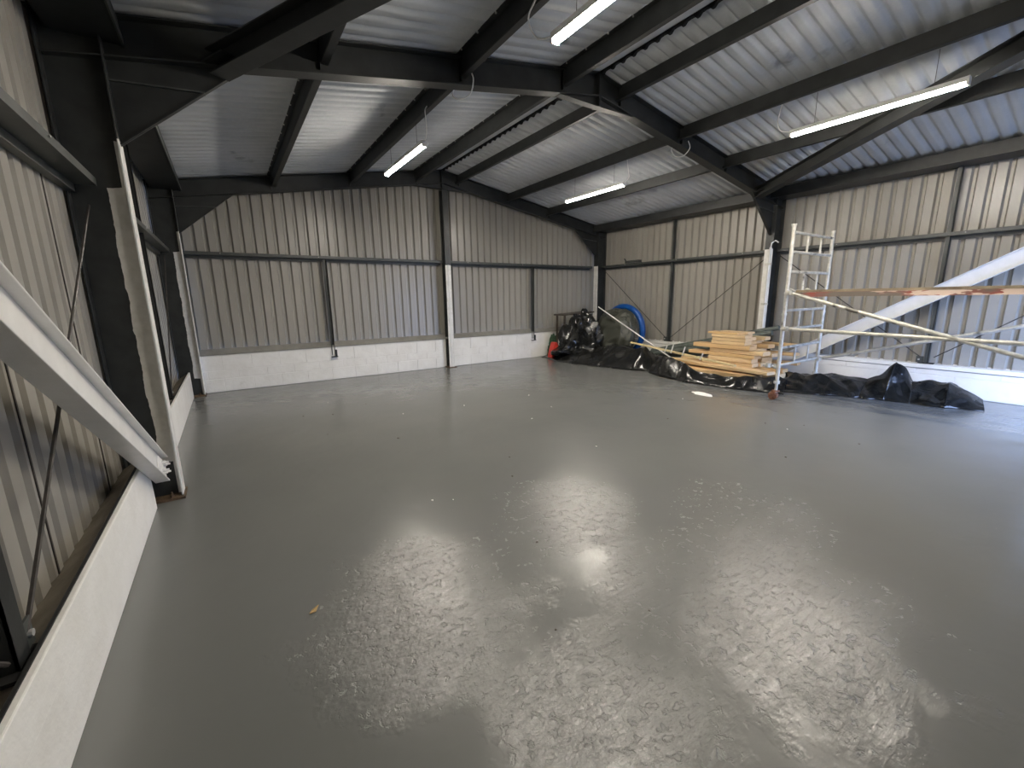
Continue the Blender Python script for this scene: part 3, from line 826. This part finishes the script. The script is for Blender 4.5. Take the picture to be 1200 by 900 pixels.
tag(m.build('work_stand', 'brownboard', origin=(8.3, -.42, 0)), 'dark brown flat-topped stand buried in the corner sheeting heap', 'stand')
# grey-green sheet leaning beside the hose
bm = bmesh.new(); bmesh.ops.create_icosphere(bm, subdivisions=5, radius=1)
for v in bm.verts:
    d = v.co.normalized(); q = d * 1.2 + V((3, 8, 1))
    n = ridged(q, 1.6); n2 = ridged(q, 4)
    def sp(t, e): return math.copysign(abs(t) ** e, t)
    v.co = V((sp(d.x, .8) * .20 * (1 + .5 * (n - .5)), sp(d.y, .75) * .56 * (1 + .10 * (n2 - .5)), (sp(d.z, .8) * .62 + .62) * (1 + .05 * (n2 - .5))))
    v.co.x += .16 * v.co.z; v.co.z = max(.01, v.co.z)
me = bpy.data.meshes.new('folded_sheet'); bm.to_mesh(me); bm.free(); me.materials.append(M['tarpg']); me.polygons.foreach_set('use_smooth', [True] * len(me.polygons))
o = bpy.data.objects.new('folded_sheet', me); COL.objects.link(o); o.location = (8.70, -1.46, .0); o.rotation_euler = (0, 0, .12)
tag(o, 'grey-green folded plastic sheet standing between black heap and blue hose', 'sheet')

# blue hose
pts = []
for k in range(96):
    a = math.radians(150 - 405 * k / 95 ) if k < 60 else math.radians(150 - 405 * k / 95); rr = .60 - .16 * max(0, (k - 55) / 40)
    pts.append((9.12 + .10 * k / 95, -1.42 - rr * math.cos(a), .70 + rr * math.sin(a)))
m = MB(); m.tube(pts, .072, 12)
tag(m.build('coiled_hose', 'blue', origin=(9.2, -1.42, .1), smooth=True), 'thick blue hose coiled upright against the right wall', 'hose')

# red container and green cloth
m = MB(); m.prism([(7.48, .0), (7.74, .0), (7.72, .30), (7.66, .42), (7.60, .42), (7.52, .2)], 1, -.52, -.34)
tag(m.build('plastic_canister', 'red', origin=(7.5, -.37, 0), bevel=.02), 'small red plastic canister left of the black corner heap', 'canister')
h2 = heap('folded_cloth', 'green', (7.80, -.20), (.16, .08), .60, 'dark green cloth bundle behind the red canister', 8, (0, 0), 1.2, 4, 'cloth')

# grey-green lengths leaning behind the timber
pipes = (((9.10, -2.35, .22), (9.14, -5.05, .84), .05, 'lying in the middle'), ((9.26, -2.25, .24), (9.28, -5.10, .93), .045, 'topmost and closest to the wall'),
         ((8.98, -2.5, .20), (9.02, -4.9, .68), .05, 'closest to the boards'), ((9.24, -1.95, .10), (9.28, -4.6, .62), .05, 'below the topmost one'),
         ((9.12, -2.0, .055), (9.14, -4.4, .42), .05, 'second lowest'), ((9.30, -2.05, .06), (9.32, -4.5, .48), .05, 'lowest, touching the plinth'))
for (a, c, r, wh) in pipes:
    m = MB(); m.tube([a, c], r, 12)
    tag(m.build('plastic_pipe', 'gutter', origin=a, smooth=True), 'grey-green pipe sloping up behind the timber stack, ' + wh, 'pipe', 'grey-green pipes behind the timber')
# long white rod and pale batten
m = MB(); m.tube([(8.62, -1.02, 1.30), (8.10, -3.72, .26)], .014, 8)
tag(m.build('white_rod', 'pvc', origin=(8.10, -3.72, .26), smooth=True), 'long white rod leaning down from the folded grey-green sheet', 'rod')
m = MB(); m.obox((8.25, -2.45, .52), (7.75, -5.15, .36), .05, .035)
bt = m.build('pale_batten', 'palebat', origin=(8.25, -2.45, .52), bevel=.004)
tag(bt, 'long pale batten lying across the front of the timber', 'batten')
for i, yy in enumerate((-3.55, -4.02, -4.45, -3.72)):
    m = MB(); s = .10 + .05 * (i % 2)
    xx = 8.25 - .5 * (-2.45 - yy) / 2.7
    zz = .52 - .16 * (-2.45 - yy) / 2.7
    m.tube([(xx - .015, yy + .03, zz - .03), (xx - .03, yy - .03, zz + s)], .012, 7)
    c = m.build('peg', 'pvc'); c.parent = bt; c.matrix_parent_inverse = Matrix.Translation(-bt.location)

# timber
def plank_proto(mat, name='timber_board'):
    m = MB()
    # planed board with eased edges (scaled to each board's real size)
    e = .03
    m.prism([(-.5 + e, 0), (.5 - e, 0), (.5, .10), (.5, .90), (.5 - e, 1), (-.5 + e, 1), (-.5, .90), (-.5, .10)], 1, -.5, .5)
    o = m.build(name, mat); return o
protos = {'pine': plank_proto('pine'), 'pine2': plank_proto('pine2')}
used = set(); NB = 0
ordn = ['lowest', 'second', 'third', 'fourth', 'fifth', 'sixth', 'seventh', 'eighth', 'ninth', 'tenth', 'topmost']
def board(cx, cy, z, w, L, th, rz, mat, label, tilt=0, group='pine boards in the stack'):
    o = protos[mat]
    if mat in used: o = o.copy(); COL.objects.link(o)
    used.add(mat)
    o.location = (cx, cy, z); o.scale = (w, L, th); o.rotation_euler = (tilt, 0, rz)
    return tag(o, label, 'board', group)
# long boards on the floor, half covered by the black sheet
for i, (cx, cy, z, w, L, th, rz, mt) in enumerate((
    (8.02, -4.25, .012, .26, 1.9, .10, .06, 'pine'), (8.30, -4.35, .012, .24, 2.2, .12, .03, 'pine2'), (8.60, -4.4, .012, .24, 2.0, .12, .0, 'pine'), (8.88, -4.35, .012, .24, 2.1, .12, -.02, 'pine2'),
    (7.96, -4.35, .114, .22, 2.0, .09, .10, 'pine2'), (8.24, -4.45, .134, .26, 2.3, .10, .02, 'pine'), (8.54, -4.4, .134, .24, 2.1, .10, -.03, 'pine2'), (8.82, -4.3, .134, .24, 2.0, .10, .0, 'pine'),
    (8.10, -4.40, .236, .22, 2.3, .055, -.10, 'pine'), (8.40, -4.60, .236, .22, 1.9, .055, .05, 'pine2'), (8.68, -4.3, .236, .22, 2.0, .055, -.02, 'pine'))):
    row = ['bottom', 'second', 'third'][0 if i < 4 else 1 if i < 8 else 2]
    k = [0, 1, 2, 3, 0, 1, 2, 3, 0, 1, 2][i]
    board(cx, cy - .16, z, w, L * .93, th, rz, mt, 'long pine board in the %s layer of the low pile, %s' % (row, ['at its front edge', 'second from its front edge', 'third from its front edge', 'at its wall side'][k]), group='long pine boards in the low pile')
# short boards stacked on top
zz = .295
for lv in range(9):
    th = [.07, .075, .06, .07, .07, .055, .06, .05, .035][lv]
    n = [3, 3, 3, 3, 3, 3, 3, 2, 2][lv]
    for j in range(n):
        L = random.uniform(.72, 1.0) if lv < 5 else random.uniform(.52, .64)
        if (lv, j) in ((2, 0), (4, 0)): L += .35
        cx = 8.24 + j * .25 + random.uniform(-.035, .02); cy = -4.72 + random.uniform(-.10, .10) - .06 * j + (.10 if (lv, j) in ((2, 0), (4, 0)) else 0)
        if lv in (1, 3) and j == 0: cy -= .12
        board(cx, cy, zz, .225, L, th, random.uniform(-.06, .06), random.choice(('pine', 'pine', 'pine2')),
              'short pine board, %s layer up of the stack, %s' % (ordn[lv] if lv else 'first', ['on the side facing the room', 'in the middle', 'on the side facing the wall'][j]))
    zz += th + .006
for j in range(3):
    board(8.98 + .04 * j, -5.25 + .05 * j, .30 + .16 * j, .20, .72, .05, .12 - .1 * j, 'pine2', ['lower', 'middle', 'upper'][j] + ' loose pine offcut jutting out between stack and wall column', group='loose offcuts')

# ------------------------------------------------------------------ LITTLE THINGS ON THE FLOOR
m = MB(); n = 40; cx, cy = 6.80, -5.17; ring = []
for k in range(n):
    a = 2 * math.pi * k / n; r = 1 + .22 * math.sin(2 * a + .6) + .1 * math.sin(5 * a)
    ring.append((cx + .085 * r * math.cos(a) * 1.0, cy + .20 * r * math.sin(a)))
i0 = len(m.v)
for h, s in ((.001, 1), (.010, .9), (.016, .6)):
    m.v += [V((cx + (x - cx) * s, cy + (y - cy) * s, h + .003 * noise.noise(V((x * 30, y * 30, s)))) ) for x, y in ring]
m.v.append(V((cx, cy, .018)))
for l in range(2):
    for k in range(n): j = (k + 1) % n; m.f.append((l * n + k, l * n + j, (l + 1) * n + j, (l + 1) * n + k)); m.mi.append(0)
for k in range(n): m.f.append((2 * n + k, 2 * n + (k + 1) % n, 3 * n)); m.mi.append(0)
m.f.append(tuple(range(n))[::-1]); m.mi.append(0)
tag(m.build('plaster_splat', 'plaster', origin=(cx, cy, 0), smooth=True), 'white splat of plaster on the grey floor before the timber', 'splat')
m = MB(); m.prism([(-.03, 0), (0, -.012), (.035, .0), (.0, .014)], 2, .003, .007)
m.v = [V((v.x, v.y, v.z + abs(v.x) * .25)) for v in m.v]
o = m.build('dry_leaf', 'leaf'); o.location = (.814, -6.823, 0); o.rotation_euler = (0, 0, .7)
tag(o, 'small dry yellow leaf on the open grey floor', 'leaf')
bm = bmesh.new(); bmesh.ops.create_icosphere(bm, subdivisions=1, radius=1)
for v in bm.verts: v.co *= random.uniform(.7, 1.2)
def crumb_mesh(mat):
    me = bpy.data.meshes.new('debris_crumb'); bm.to_mesh(me); me.materials.append(M[mat]); return me
cm = [crumb_mesh('crumb'), crumb_mesh('chip')]
for k in range(34):
    x = random.uniform(.6, 6.6); y = random.uniform(-7.9, -1.2)
    if x < 1.0 and y < -6.4: continue
    w = k % 3 == 0
    o = bpy.data.objects.new('debris_crumb', cm[1 if w else 0]); COL.objects.link(o); s = random.uniform(.006, .012)
    o.location = (x, y, s * .4); o.scale = (s * random.uniform(.8, 1.6), s, s * .5); o.rotation_euler = (0, 0, random.uniform(0, 3))
    tag(o, 'tiny pale crumb of debris lying on the grey floor' if w else 'tiny dark crumb of debris lying on the grey floor', 'debris', 'pale crumbs on the floor' if w else 'dark crumbs on the floor')

# ------------------------------------------------------------------ LIGHT
wd = bpy.data.worlds.new('sky'); scene.world = wd; wd.use_nodes = True
bg = wd.node_tree.nodes['Background']; bg.inputs[0].default_value = (.42, .58, 1.0, 1); bg.inputs[1].default_value = 15.5
pl_ = bpy.data.lights.new('doorway_daylight', 'AREA'); pl_.shape = 'RECTANGLE'; pl_.size = DX1 - DX0; pl_.size_y = DZ
pl_.cycles.is_portal = True
po = bpy.data.objects.new('doorway_daylight', pl_); COL.objects.link(po)
po.location = ((DX0 + DX1) / 2, yf - .06, DZ / 2); po.rotation_euler = (math.radians(90), 0, 0)

# ------------------------------------------------------------------ CAMERA
f, yaw, pitch_, roll = 493.0, 33.598, -11.498, -.896
a, b_, c = [math.radians(q) for q in (yaw, pitch_, roll)]
fw = V((math.sin(a) * math.cos(b_), math.cos(a) * math.cos(b_), math.sin(b_)))
rt = V((math.cos(a), -math.sin(a), 0)); up = rt.cross(fw)
R = rt * math.cos(c) + up * math.sin(c); U = up * math.cos(c) - rt * math.sin(c)
cd = bpy.data.cameras.new('camera'); cam = bpy.data.objects.new('camera', cd); COL.objects.link(cam)
cam.matrix_world = Matrix(((R.x, U.x, -fw.x, .633), (R.y, U.y, -fw.y, -8.952), (R.z, U.z, -fw.z, 1.55), (0, 0, 0, 1)))
cd.sensor_width = 36; cd.sensor_fit = 'HORIZONTAL'; cd.lens = f / 1200 * 36; cd.clip_start = .02; cd.clip_end = 200
scene.camera = cam
scene.view_settings.view_transform = 'Standard'; scene.view_settings.look = 'None'
scene.view_settings.exposure = 0.2; scene.view_settings.gamma = 1.0; scene.view_settings.use_curve_mapping = False
